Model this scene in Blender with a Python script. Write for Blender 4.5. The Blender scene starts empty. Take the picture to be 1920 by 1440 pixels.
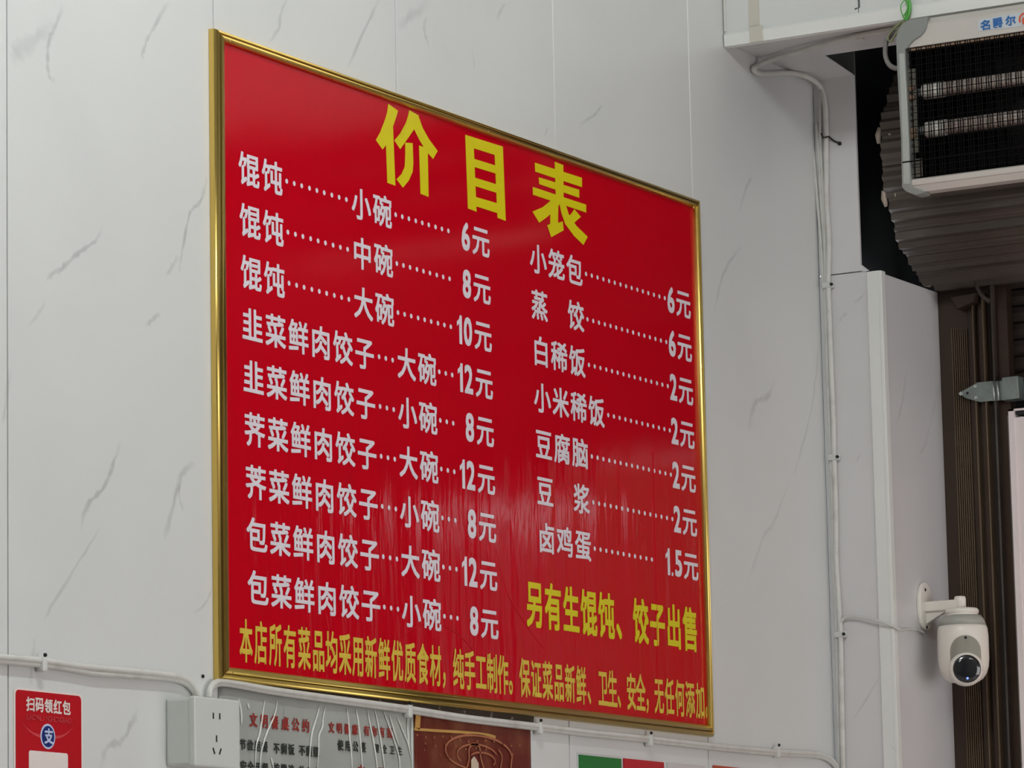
import bpy, bmesh, math, random
from mathutils import Vector, Matrix
random.seed(7)
S = bpy.context.scene
C = S.collection

# ------------------------------------------------------------------ camera, world, light, exposure
YAW, PITCH, ROLL, FPX = 5.16779462e-01, 1.56914010e-01, -2.10867100e-02, 7.87225081e+03
EYE = Vector((-5.23407771, -3.50000396, -5.54631827e-01))
fw = Vector((math.cos(PITCH)*math.cos(YAW), math.cos(PITCH)*math.sin(YAW), math.sin(PITCH)))
r0 = Vector((math.sin(YAW), -math.cos(YAW), 0)); u0 = r0.cross(fw)
rt = math.cos(ROLL)*r0 + math.sin(ROLL)*u0
up = -math.sin(ROLL)*r0 + math.cos(ROLL)*u0
cam = bpy.data.cameras.new('camera'); camo = bpy.data.objects.new('camera', cam); C.objects.link(camo)
cam.sensor_width = 36; cam.lens = FPX/1920*36; cam.clip_start = .05; cam.clip_end = 100
camo.matrix_world = Matrix(((rt.x, up.x, -fw.x, EYE.x), (rt.y, up.y, -fw.y, EYE.y), (rt.z, up.z, -fw.z, EYE.z), (0, 0, 0, 1)))
S.camera = camo
S.view_settings.view_transform = 'Standard'; S.view_settings.look = 'None'
S.view_settings.gamma = 1; S.view_settings.use_curve_mapping = False
S.view_settings.exposure = 0.07
w = bpy.data.worlds.new('world'); S.world = w; w.use_nodes = True
w.node_tree.nodes['Background'].inputs[0].default_value = (.86, .93, 1, 1)
w.node_tree.nodes['Background'].inputs[1].default_value = 2.4
LAMPS = [  # x, y, z, size x, size y, watts, colour
    (-1.1, -1.25, 2.25, 1.1, .05, 88, (.94, 1, .98)),
    (-3.9, -2.4, 2.25, 1.2, .05, 27, (1, .99, .97)),
    (-1.2, -3.9, 2.25, 1.2, .05, 24, (1, .96, .94)),
]

FILL_W = 60
def _ray(px, py): return fw + rt*((px-960)/FPX) - up*((py-720)/FPX)
def A(px, py, Y=0.0): d = _ray(px, py); return EYE + d*((Y-EYE.y)/d.y)      # point on a plane parallel to the board wall
def B(px, py, X): d = _ray(px, py); return EYE + d*((X-EYE.x)/d.x)           # point on a plane parallel to the door wall
def H(px, py, Z): d = _ray(px, py); return EYE + d*((Z-EYE.z)/d.z)

# ------------------------------------------------------------------ materials
def mat(name, col, rough=.5, metal=0, coat=0, spec=.5, bump=None, emit=None, noise=None):
    m = bpy.data.materials.new(name); m.use_nodes = True
    nt = m.node_tree; b = nt.nodes['Principled BSDF']
    b.inputs['Base Color'].default_value = (*col, 1)
    b.inputs['Roughness'].default_value = rough; b.inputs['Metallic'].default_value = metal
    b.inputs['Coat Weight'].default_value = coat; b.inputs['Coat Roughness'].default_value = .12
    b.inputs['Specular IOR Level'].default_value = spec
    if emit:
        b.inputs['Emission Color'].default_value = (*emit[0], 1); b.inputs['Emission Strength'].default_value = emit[1]
    tc = nt.nodes.new('ShaderNodeTexCoord')
    if bump:   # (scale vec, strength, distance, detail)
        mp = nt.nodes.new('ShaderNodeMapping'); mp.inputs['Scale'].default_value = bump[0]
        nz = nt.nodes.new('ShaderNodeTexNoise'); nz.inputs['Scale'].default_value = 1; nz.inputs['Detail'].default_value = bump[3]
        bp = nt.nodes.new('ShaderNodeBump'); bp.inputs['Strength'].default_value = bump[1]; bp.inputs['Distance'].default_value = bump[2]
        nt.links.new(tc.outputs['Object'], mp.inputs[0]); nt.links.new(mp.outputs[0], nz.inputs['Vector'])
        nt.links.new(nz.outputs[0], bp.inputs['Height']); nt.links.new(bp.outputs[0], b.inputs['Normal'])
        if len(bump) > 4:
            sx_ = nt.nodes.new('ShaderNodeSeparateXYZ'); mr = nt.nodes.new('ShaderNodeMapRange')
            for q_, v_ in zip((1, 2, 3, 4), bump[4]): mr.inputs[q_].default_value = v_
            nt.links.new(tc.outputs['Object'], sx_.inputs[0]); nt.links.new(sx_.outputs[2], mr.inputs[0]); nt.links.new(mr.outputs[0], bp.inputs['Strength'])
    if noise:  # (scale vec, colour 2, lo, hi)
        mp = nt.nodes.new('ShaderNodeMapping'); mp.inputs['Scale'].default_value = noise[0]
        nz = nt.nodes.new('ShaderNodeTexNoise'); nz.inputs['Scale'].default_value = 1; nz.inputs['Detail'].default_value = 5
        cr = nt.nodes.new('ShaderNodeMapRange'); cr.inputs[1].default_value = noise[2]; cr.inputs[2].default_value = noise[3]
        mx = nt.nodes.new('ShaderNodeMix'); mx.data_type = 'RGBA'
        mx.inputs[6].default_value = (*col, 1); mx.inputs[7].default_value = (*noise[1], 1)
        nt.links.new(tc.outputs['Object'], mp.inputs[0]); nt.links.new(mp.outputs[0], nz.inputs['Vector'])
        nt.links.new(nz.outputs[0], cr.inputs[0]); nt.links.new(cr.outputs[0], mx.inputs[0]); nt.links.new(mx.outputs[2], b.inputs['Base Color'])
    return m

M = dict(
    wall=mat('marble_panel', (.70, .71, .70), .32, noise=((2.5, 2.5, 2.5), (.655, .665, .66), .45, .75), bump=((3, 3, 1.5), .15, .004, 2)),
    wallb=mat('marble_panel_door_wall', (.70, .685, .69), .34, noise=((3, 3, 3), (.64, .63, .63), .45, .75)),
    trim=mat('white_pvc_trim', (.80, .805, .78), .3),
    joint=mat('panel_joint_dark', (.12, .13, .12), .8),  # dark backing behind the panel joints
    bead=mat('joint_bead', (.85, .86, .84), .4),
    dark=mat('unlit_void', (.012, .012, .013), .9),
    plain=mat('painted_plaster', (.40, .40, .39), .9, noise=((2, 2, 2), (.36, .36, .35), .4, .7)),
    floor=mat('floor_tile', (.62, .58, .54), .35, noise=((1.5, 1.5, 1.5), (.56, .52, .49), .4, .7)),
    red=mat('board_red_vinyl', (.53, .0008, .010), .13, spec=.27, bump=((16, 16, 2.8), .5, .0050, 5, (.34, .60, 1.0, .08))),
    gold=mat('gold_aluminium', (.70, .50, .14), .30, metal=1),
    golddark=mat('gold_groove', (.30, .19, .03), .35, metal=1),
    white=mat('white_lettering', (.80, .74, .80), .35),
    yellow=mat('yellow_lettering', (.72, .62, .004), .35),
    yellow2=mat('gold_lettering', (.72, .52, .06), .35),
    cable=mat('white_cable', (.66, .65, .62), .45, noise=((30, 30, 30), (.52, .50, .46), .5, .8)),
    cablegrey=mat('grey_cable', (.20, .19, .18), .5),
    clip=mat('white_plastic_clip', (.66, .66, .64), .4),
    nail=mat('black_nail', (.02, .02, .02), .4, metal=.5),
    socket=mat('white_socket_plastic', (.62, .64, .61), .35),
    hole=mat('dark_hole', (.015, .015, .015), .8),
    stred=mat('sticker_red', (.48, .002, .010), .3),
    stpink=mat('sticker_pink_line', (.60, .05, .06), .4),
    stwhite=mat('sticker_white', (.80, .72, .68), .4),
    blue=mat('emblem_blue', (.004, .02, .16), .35),
    emwhite=mat('emblem_white', (.55, .62, .85), .4),
    paper=mat('poster_paper', (.68, .70, .66), .45),
    film=mat('glossy_film', (.74, .75, .71), .18),
    dpanel=mat('door_tan_panel', (.60, .26, .13), .35),
    ptred=mat('poster_red_text', (.30, .02, .012), .6),
    ptblack=mat('poster_black_text', (.018, .025, .018), .6),
    brown=mat('poster_brown_red', (.26, .035, .02), .3, coat=.3, noise=((14, 14, 9), (.40, .13, .06), .42, .62)),
    pgold=mat('poster_gold', (.55, .30, .08), .35),
    ptan=mat('poster_tan', (.40, .135, .065), .4),
    ppale=mat('poster_pale', (.62, .50, .38), .4),
    green=mat('sign_green', (.0, .17, .03), .3), sgred=mat('sign_red', (.50, .012, .025), .3),
    sgwhite=mat('sign_white', (.62, .60, .60), .25), sgorange=mat('sign_orange_red', (.50, .07, .035), .3),
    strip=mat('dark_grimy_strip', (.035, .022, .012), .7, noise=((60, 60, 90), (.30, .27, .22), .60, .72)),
    alu=mat('bronze_aluminium', (.050, .030, .020), .38, metal=.35),
    rib=mat('bronze_rib_lit', (.15, .105, .065), .4, metal=.4),  # rail bronze lightened to carry the light its ribs catch
    slat=mat('shutter_slat', (.075, .058, .048), .45, metal=.3, noise=((5, 3, 5), (.12, .10, .085), .4, .7), bump=((9, 9, 30), .3, .003, 3)),
    rollend=mat('roll_end_black', (.02, .021, .023), .8),  # near-black colour of the disc closing the roll's end
    slatcap=mat('slat_end_cap', (.42, .34, .28), .5),
    zinc=mat('galvanised_steel', (.30, .36, .34), .42, metal=.55, noise=((40, 40, 40), (.22, .27, .26), .4, .7)),
    rivet=mat('rivet_steel', (.62, .66, .64), .3, metal=.8),
    doorw=mat('white_door_leaf', (.88, .79, .79), .3),
    hwhite=mat('heater_cream_enamel', (.56, .53, .49), .3),
    hgrey=mat('heater_grey_plastic', (.25, .265, .25), .4),
    hbar=mat('heater_side_bar', (.40, .43, .40), .4),
    hdark=mat('heater_dark_reflector', (.035, .034, .036), .25, metal=.8, bump=((6, 40, 40), .5, .004, 2)),
    tube=mat('quartz_tube', (.62, .54, .49), .3), tubeb=mat('tube_ceramic_end', (.72, .70, .64), .4),
    coil=mat('tube_coil', (.10, .07, .06), .5),
    wire=mat('black_grille_wire', (.006, .006, .006), .95, spec=.05),
    copper=mat('terminal_brown', (.28, .18, .12), .5, metal=.3),
    term=mat('terminal_plate', (.13, .12, .10), .5, metal=.4),
    logob=mat('logo_blue', (.01, .13, .42), .4), logor=mat('logo_red', (.62, .10, .04), .4), logobg=mat('logo_pale_label', (.55, .60, .64), .4),
    tie=mat('green_twist_tie', (.10, .42, .07), .35), tieb=mat('dusty_green_tie', (.22, .24, .13), .5),
    camw=mat('camera_white_plastic', (.86, .82, .75), .32), camg=mat('camera_grey_band', (.42, .43, .38), .4), camr=mat('camera_recess_shade', (.60, .58, .50), .4),
    lens=mat('camera_black_glass', (.008, .009, .012), .06, coat=1),
    led=mat('blue_led', (.05, .1, .8), .3, emit=((.12, .2, 1), 3)),
    tape=mat('clear_yellowed_tape', (.60, .56, .49), .3),
    lampw=mat('lamp_diffuser', (.9, .9, .9), .5, emit=((.95, 1, .98), 3)),
    street=mat('street_facade', (.72, .66, .64), .8),
)
# marble vein: ribbon whose middle is grey and whose edges fade out (attribute 'fade')
vm = bpy.data.materials.new('marble_vein'); vm.use_nodes = True; nt = vm.node_tree
b = nt.nodes['Principled BSDF']; b.inputs['Base Color'].default_value = (.36, .37, .38, 1); b.inputs['Roughness'].default_value = .32
at = nt.nodes.new('ShaderNodeAttribute'); at.attribute_name = 'fade'; nt.links.new(at.outputs['Fac'], b.inputs['Alpha'])
M['vein'] = vm

# ------------------------------------------------------------------ builders
def tag(o, label=None, cat=None, group=None, kind=None):
    for k, v in (('label', label), ('category', cat), ('group', group), ('kind', kind)):
        if v: o[k] = v
    return o
def empty(name, loc, label, cat, group=None):
    o = bpy.data.objects.new(name, None); C.objects.link(o); o.location = loc; o.empty_display_size = .05
    return tag(o, label, cat, group)
def wloc(o):
    v = Vector((0, 0, 0))
    while o: v = v + Vector(o.location); o = o.parent
    return v
def link(name, me, m, parent=None, base=None):
    """mesh in world coordinates -> object with its origin at its own base, parented"""
    if base is None:
        xs = [v.co for v in me.vertices]
        lo = Vector([min(c[i] for c in xs) for i in range(3)]); hi = Vector([max(c[i] for c in xs) for i in range(3)])
        base = Vector(((lo.x+hi.x)/2, (lo.y+hi.y)/2, lo.z))
    me.transform(Matrix.Translation(-Vector(base)))
    if m is not None and not me.materials: me.materials.append(m)
    o = bpy.data.objects.new(name, me); C.objects.link(o)
    if parent: o.parent = parent; o.location = Vector(base) - wloc(parent)
    else: o.location = base
    return o
class MB:
    def __init__(s): s.bm = bmesh.new()
    def box(s, x0, x1, y0, y1, z0, z1):
        x0, x1 = sorted((x0, x1)); y0, y1 = sorted((y0, y1)); z0, z1 = sorted((z0, z1))
        v = [s.bm.verts.new(p) for p in ((x0,y0,z0),(x1,y0,z0),(x1,y1,z0),(x0,y1,z0),(x0,y0,z1),(x1,y0,z1),(x1,y1,z1),(x0,y1,z1))]
        for f in ((0,3,2,1),(4,5,6,7),(0,1,5,4),(1,2,6,5),(2,3,7,6),(3,0,4,7)): s.bm.faces.new([v[i] for i in f])
        return s
    def prism(s, pts, d):
        """closed outline (list of Vectors) extruded by vector d"""
        d = Vector(d); a = [s.bm.verts.new(p) for p in pts]; b2 = [s.bm.verts.new(Vector(p)+d) for p in pts]
        n = len(pts); s.bm.faces.new(a); s.bm.faces.new(b2[::-1])
        for i in range(n): s.bm.faces.new((a[i], b2[i], b2[(i+1) % n], a[(i+1) % n]))
        return s
    def tube(s, pts, r, seg=10, flat=1.0, caps=True):
        pts = [Vector(p) for p in pts]; rings = []; nrm = None
        for i, p in enumerate(pts):
            t = ((pts[min(i+1, len(pts)-1)] - pts[max(i-1, 0)])).normalized()
            if nrm is None: nrm = t.orthogonal().normalized()
            nrm = (nrm - t*nrm.dot(t)).normalized(); bn = t.cross(nrm)
            rr = r[i] if isinstance(r, (list, tuple)) else r
            rings.append([s.bm.verts.new(p + nrm*math.cos(a)*rr + bn*math.sin(a)*rr*flat) for a in [2*math.pi*k/seg for k in range(seg)]])
        for i in range(len(rings)-1):
            for k in range(seg):
                f = s.bm.faces.new((rings[i][k], rings[i][(k+1) % seg], rings[i+1][(k+1) % seg], rings[i+1][k])); f.smooth = True
        if caps: s.bm.faces.new(rings[0][::-1]); s.bm.faces.new(rings[-1])
        return s
    def lathe(s, prof, c, axis, seg=32, sx=1.0):
        """profile (radius, height) turned about axis through c"""
        axis = Vector(axis).normalized(); a = axis.orthogonal().normalized(); b3 = axis.cross(a); rings = []
        for r, h in prof:
            if r < 1e-6: rings.append([s.bm.verts.new(Vector(c)+axis*h)])
            else: rings.append([s.bm.verts.new(Vector(c)+axis*h+(a*math.cos(t)+b3*math.sin(t))*r) for t in [2*math.pi*k/seg for k in range(seg)]])
        for i in range(len(rings)-1):
            p, q = rings[i], rings[i+1]
            for k in range(seg):
                k2 = (k+1) % seg
                if len(p) == 1 and len(q) == 1: continue
                if len(p) == 1: f = s.bm.faces.new((p[0], q[k], q[k2]))
                elif len(q) == 1: f = s.bm.faces.new((p[k], p[k2], q[0]))
                else: f = s.bm.faces.new((p[k], p[k2], q[k2], q[k]))
                f.smooth = True
        return s
    def build(s, name, m, parent=None, base=None, bevel=0, smooth=False):
        bmesh.ops.recalc_face_normals(s.bm, faces=s.bm.faces)
        if bevel:
            ed = [e for e in s.bm.edges if len(e.link_faces) == 2 and e.calc_face_angle(0) > .6]
            bmesh.ops.bevel(s.bm, geom=ed, offset=bevel, segments=2, affect='EDGES', profile=.6)
        me = bpy.data.meshes.new(name); s.bm.to_mesh(me); s.bm.free()
        if smooth:
            for p in me.polygons: p.use_smooth = True
        return link(name, me, m, parent, base)
def catmull(pts, n=6):
    pts = [Vector(p) for p in pts]; out = []
    for i in range(len(pts)-1):
        p0, p1, p2, p3 = pts[max(i-1, 0)], pts[i], pts[i+1], pts[min(i+2, len(pts)-1)]
        for k in range(n):
            t = k/n; out.append(.5*((2*p1)+(p2-p0)*t+(2*p0-5*p1+4*p2-p3)*t*t+(3*p1-p0-3*p2+p3)*t**3))
    return out+[pts[-1]]

def path_(p): return catmull(p, 6)
# glyphs: outlines from Blender's built-in font, laid flat on the surface
_gl = {}
def glyph(ch, bold):
    k = (ch, bold)
    if k not in _gl:
        cu = bpy.data.curves.new('t', 'FONT'); cu.body = ch; cu.resolution_u = 3
        o = bpy.data.objects.new('t', cu); C.objects.link(o); bpy.context.view_layer.update()
        me = bpy.data.meshes.new_from_object(o.evaluated_get(bpy.context.evaluated_depsgraph_get()))
        gv = [(v.co.x, v.co.y) for v in me.vertices]; gf = [list(p.vertices) for p in me.polygons]
        if ch == '1': gv = [(.20, 0), (.34, 0), (.34, .72), (.24, .72), (.20, .62), (.09, .545), (.09, .43), (.20, .50)]; gf = [[0, 1, 2, 3, 4, 7], [4, 5, 6, 7]]
        V, F = [], []
        rb = bold if ch != '1' else .0
        for q_ in range(9 if rb else 1):      # heavier stroke: the outline stamped round a small circle
            dx, dy = (rb*(q_ % 3-1)*.9, rb*(q_//3-1)*.9) if rb else (0, 0)
            n0 = len(V); V += [(x+dx, y+dy, q_) for x, y in gv]; F += [[i+n0 for i in f] for f in gf]
        _gl[k] = (V, F)
        bpy.data.objects.remove(o); bpy.data.curves.remove(cu); bpy.data.meshes.remove(me)
    return _gl[k]
class Text:
    """glyphs placed on a plane: org + u*x + v*y (u, v unit vectors)"""
    def __init__(s, org, u, v): s.o, s.u, s.v = Vector(org), Vector(u), Vector(v); s.V = []; s.F = []
    def _add(s, vs, fs, fx):
        n = len(s.V); nn = s.u.cross(s.v)
        for p_ in vs:
            a, b4 = fx(p_[0], p_[1]); s.V.append(s.o + s.u*a + s.v*b4 + nn*(4e-5*p_[2] if len(p_) > 2 else 0))
        s.F += [[i+n for i in f] for f in fs]
    def ink(s, ch, x0, x1, y0, y1, bold=.02):
        vs, fs = glyph(ch, bold); xs = [p[0] for p in vs]; ys = [p[1] for p in vs]; a, b5, c, d = min(xs), max(xs), min(ys), max(ys)
        s._add(vs, fs, lambda x, y: (x0+(x-a)/(b5-a)*(x1-x0), y0+(y-c)/(d-c)*(y1-y0)))
    def em(s, ch, cx, cy, wd, ht, bold=.02):
        vs, fs = glyph(ch, bold); s._add(vs, fs, lambda x, y: (cx+(x-.5)*wd, cy+(y-.38)*ht))
    def dot(s, cx, cy, r):
        s._add([(cx+r*math.cos(t*math.pi/4), cy+r*math.sin(t*math.pi/4)) for t in range(8)], [list(range(8))], lambda x, y: (x, y))
    def poly(s, pts): s._add(pts, [list(range(len(pts)))], lambda x, y: (x, y))
    def build(s, name, m, parent, label=None):
        me = bpy.data.meshes.new(name); me.from_pydata([tuple(v) for v in s.V], [], s.F)
        o = link(name, me, m, parent)
        return tag(o, label)

def vein(parent, lines, planef, off, name='marble_vein'):
    """soft-edged grey veins printed on a panel"""
    V, F, W = [], [], []
    for pts, wd, st in lines:
        ws = catmull([planef(*p) for p in pts], 5); n = len(ws)
        rng = random.Random(int(pts[0][0]*7+pts[0][1]))
        for i, p in enumerate(ws):
            t = (ws[min(i+1, n-1)]-ws[max(i-1, 0)]).normalized(); sd = t.cross(off).normalized()
            k = len(V); h = 1.3*wd*(.6+.8*rng.random()); a = .42*st*min(1, 4*i/n, 4*(n-1-i)/n)*(.55+.45*rng.random())
            p = p + sd*rng.uniform(-1, 1)*wd*.35
            V += [tuple(p-sd*h+off), tuple(p-sd*h*.25+off), tuple(p+sd*h*.25+off), tuple(p+sd*h+off)]; W += [0, a, a, 0]
            if i: F += [(k-4+j, k-3+j, k+1+j, k+j) for j in range(3)]
    me = bpy.data.meshes.new(name); me.from_pydata(V, [], F)
    at2 = me.attributes.new('fade', 'FLOAT', 'POINT')
    for i, x in enumerate(W): at2.data[i].value = x
    o = link(name, me, M['vein'], parent); return tag(o, kind='stuff')

# ------------------------------------------------------------------ setting
XC = 2.1617            # plane of the door wall
ZF, ZT = -2.06, 2.42    # floor, ceiling
YR = -.1315            # plane of the door reveal
XG = 2.434             # plane of the shutter guide
XS = 1.767             # front of the dropped beam
ZS = 1.335             # underside of the dropped beam
XL = -6.6; YB = -5.2
o = MB().box(XL-.1, XC+1.4, YB-.1, .1, ZF-.1, ZF).build('floor', M['floor']); tag(o, kind='structure')
o = MB().box(XL-.1, XC+.1, YB-.1, .1, ZT, ZT+.1).build('ceiling', M['plain']); tag(o, kind='structure')
o = MB().box(XL-.1, XL, YB, 0, ZF, ZT).build('wall_far', M['plain']); tag(o, kind='structure')
o = MB().box(XL-.1, XC+.1, YB-.1, YB, ZF, ZT).build('wall_back', M['plain']); tag(o, kind='structure')
# board wall with its panels
wl = MB().box(XL, XC+.02, .008, .1, ZF, ZT).build('wall_left', M['joint']); tag(wl, kind='structure')
seams = [-2.131, -1.591, -1.051, -.5115, .0186, .5605, 1.0987, 1.6230, XC]
VE = [([(117,5),(107,42),(92,75),(88,110),(92,145),(105,152)], .004, .55), ([(107,42),(65,70),(35,95),(22,120)], .012, .35),
 ([(317,0),(300,30),(280,65),(268,95),(266,115)], .004, .5), ([(525,30),(522,55),(502,82)], .004, .4), ([(540,-5),(528,20),(522,55)], .004, .4),
 ([(712,-5),(685,50),(650,130)], .004, .5), ([(807,0),(780,25),(762,35),(745,55)], .008, .3), ([(800,30),(795,55),(805,88)], .004, .35), ([(947,5),(930,38)], .004, .35),
 ([(190,425),(178,452),(145,475),(120,500),(95,515),(87,528)], .004, .6), ([(388,330),(383,355),(372,382),(358,395),(350,425),(340,480),(335,515)], .0035, .6),
 ([(335,480),(322,500),(310,517)], .004, .4), ([(300,587),(286,600),(272,612)], .004, .5), ([(85,565),(70,590),(52,612)], .003, .25),
 ([(226,828),(212,870),(195,912),(162,950),(152,998)], .004, .6), ([(366,868),(340,890),(322,960),(308,1015)], .005, .5), ([(340,890),(335,930),(345,960)], .003, .4),
 ([(190,985),(150,1050),(100,1130),(82,1165)], .003, .4), ([(402,1095),(385,1130),(362,1152)], .003, .35), ([(258,1325),(245,1360),(225,1392),(202,1398),(185,1445)], .006, .5),
 ([(65,1195),(60,1240),(58,1290)], .004, .3), ([(1130,195),(1116,214),(1085,235)], .003, .45), ([(1027,237),(1020,258)], .003, .4), ([(884,88),(890,130)], .003, .2),
 ([(1452,708),(1439,744),(1422,750),(1411,766),(1404,812)], .006, .45), ([(1392,459),(1364,497),(1348,540),(1339,590)], .004, .35), ([(1535,637),(1530,700),(1520,772),(1500,850),(1486,897)], .004, .35),
 ([(1480,900),(1450,980),(1430,1010),(1400,1100)], .004, .25), ([(1410,330),(1400,350),(1385,400)], .004, .3), ([(20,690),(10,760),(4,800)], .004, .3)]
for i in range(len(seams)-1):
    a, b6 = seams[i]+.0014, seams[i+1]-.0014
    p = MB().box(a, b6, 0, .008, ZF, ZT).build('panel', M['wall'], wl, bevel=.0012)
    if i == 0: continue
    pv = []
    for v in VE:
        q = A(*v[0][len(v[0])//2])
        if a <= q.x < b6: pv.append(v)
    if pv: vein(p, pv, lambda x, y: A(x, y, 0), Vector((0, -.0004, 0)))
MB().box(XL, seams[0]-.0011, 0, .008, ZF, ZT).build('panel', M['wall'], wl)
MB().tube([(1.6230, .0012, ZS+.3), (1.6230, .0012, .99)], .0017, 6).build('joint_bead', M['bead'], wl)
MB().tube([(1.0987, .0012, 1.7), (1.0987, .0012, .99)], .0017, 6).build('joint_bead', M['bead'], wl)

# door wall: strip beside the corner, column, reveal
wr = MB().box(XC+.008, XC+.012, -.0880, .0, ZF, ZT).build('wall_right', M['joint']); tag(wr, kind='structure')
zs = .9385
yb = -.0885
q1, q2 = B(1613, 495, XC), B(1625, 508, XC)
p = MB().prism([Vector((XC, 0, zs+.001)), Vector((XC, 0, ZS)), Vector((XC, yb, ZS)), Vector((XC, q1.y, q1.z)), Vector((XC, q2.y-.003, zs+.001))], (.008, 0, 0)).build('panel', M['wallb'], wr, bevel=.001)
p = MB().box(XC, XC+.008, -.1025, 0, ZF, zs-.001).build('panel', M['wallb'], wr, bevel=.001)
vein(p, [([(1589,584),(1580,594),(1573,603)], .003, .35), ([(1648,1271),(1625,1310),(1598,1352)], .002, .5), ([(1625,545),(1612,560),(1600,570)], .003, .3), ([(1612,850),(1606,868)], .002, .3)], lambda x, y: B(x, y, XC), Vector((-.0004, 0, 0)))
zc = B(1640, 508, XC).z
col = MB().box(XC-.003, XC+.012, YR, -.1035, ZF, zc).build('trim_1', M['trim'], bevel=.002); tag(col, kind='structure')
MB().box(XC-.0035, XC+.016, YR-.0045, YR+.004, ZF, zc-.0005).build('corner_bead', M['trim'], col, bevel=.002)
rv = MB().box(XC+.012, XG+.02, YR, YR+.02, ZF, zc-.004).build('wall_reveal', M['wallb'], bevel=.001); tag(rv, kind='structure')
vein(rv, [([(1700,690),(1690,760),(1680,800)], .004, .3), ([(1760,720),(1735,830),(1722,850)], .004, .25), ([(1668,1395),(1690,1420)], .003, .2)], lambda x, y: A(x, y, YR), Vector((0, -.0004, 0)))
# void that houses the shutter roll
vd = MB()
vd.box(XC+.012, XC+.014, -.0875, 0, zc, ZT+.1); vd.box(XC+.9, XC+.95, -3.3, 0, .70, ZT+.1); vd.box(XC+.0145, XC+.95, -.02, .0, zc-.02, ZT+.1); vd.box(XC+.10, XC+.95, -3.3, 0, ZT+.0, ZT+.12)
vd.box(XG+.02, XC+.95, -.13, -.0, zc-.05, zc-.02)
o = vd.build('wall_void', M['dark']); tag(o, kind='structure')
# wall beyond the door opening (outside the frame)
o = MB().box(XC, XC+.1, YB, -3.3, ZF, ZT).build('wall_right', M['wallb']); tag(o, kind='structure')

# dropped beam
bm_ = MB().box(XS+.012, XC+.10, -3.3, 0, 1.60, ZT)
bm_.box(XS+.012, XS+.02, -3.3, 0, ZS+.016, 1.60)
beam = bm_.build('trim_2', M['trim']); tag(beam, kind='structure')
yseam = B(1610, 5, XS+.008).y
MB().box(XS+.006, XS+.012, yseam+.0008, -.001, ZS+.016, ZT).build('panel', M['wall'], beam)
MB().box(XS+.006, XS+.012, -3.3, yseam-.0008, ZS+.016, ZT).build('panel', M['wall'], beam)
lip = MB().prism([Vector((XS+.011, -.0025, ZS-.012)), Vector((XS+.001, -.0025, ZS-.010)), Vector((XS, -.0025, ZS+.012)), Vector((XS+.005, -.0025, ZS+.017)), Vector((XS+.011, -.0025, ZS+.017))], (0, -3.29, 0)).build('lip', M['trim'], beam)
c1, c2 = H(1548, 103, ZS), H(1597, 130, ZS)
us = MB(); us.box(XS+.011, c1.x, -3.3, -.001, ZS-.001, ZS+.008); us.prism([Vector((c1.x, -.001, ZS-.001)), Vector((XC, -.001, ZS-.001)), Vector((XC, yb, ZS-.001)), Vector((c1.x, c1.y+.002, ZS-.001))], (0, 0, .002))
us.build('underside_panel', M['wallb'], beam)
MB().tube([(XS+.0045, -.0035, ZS+.02), (XS+.0045, -.0035, ZT)], .003, 6).build('corner_bead', M['trim'], beam)
k = MB(); g = XS+.0055
k.tube([Vector((g, B(1610, 0, g).y, ZT)), B(1611, 14, g), B(1603, 17, g)], .0016, 6).build('joint_line', M['joint'], beam)
# tape strip
tp = [B(*p, XS+.0052) for p in ((1404, 50), (1424, 47), (1422, -30), (1402, -30))]
tpo = MB().prism(tp, (.0005, 0, 0))
tp2 = [B(*p, XS-.0003) for p in ((1404, 51), (1429, 47), (1431, 76), (1406, 80))]
tpo.prism(tp2, (.0008, 0, 0)); tag(tpo.build('tape_strip', M['tape']), 'yellowed clear tape strip stuck down the front of the white beam', 'tape')

# white door leaf right of the shutter guide, and open doorway beyond
XD = 2.40
l0 = B(1890, 768, XD); ly, lz = l0.y-.001, l0.z
dr = MB().box(XD+.004, XD+.035, -.70, ly-.003, ZF, lz-.016).build('door_1', M['doorw'], bevel=.002); tag(dr, kind='structure')
fr = MB(); fr.box(XD-.002, XD+.04, ly-.012, ly, ZF, lz); fr.box(XD-.002, XD+.04, -.71, -.698, ZF, lz)
fr.box(XD-.002, XD+.04, -.71, ly, lz-.004, lz); fr.build('door_frame', M['doorw'], dr)
MB().box(XD-.002, XD+.006, -.697, ly-.055, ZF, lz-.05).build('tan_panel', M['dpanel'], dr)
MB().box(XD+.003, XD+.03, -.69, ly-.014, lz-.0115, lz-.005).build('frame_slot', M['hole'], dr)
o = MB().box(XD, XD+.04, -3.3, -1.05, ZF, .72).build('door_2', M['alu'], bevel=.003); tag(o, kind='structure')
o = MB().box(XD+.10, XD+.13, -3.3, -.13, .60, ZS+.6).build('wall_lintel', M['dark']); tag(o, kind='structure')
# street outside the doorway
o = MB().box(XC+1.35, XC+1.4, -5.2, .1, ZF, .7).build('wall_street', M['street']); tag(o, kind='structure')

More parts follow.
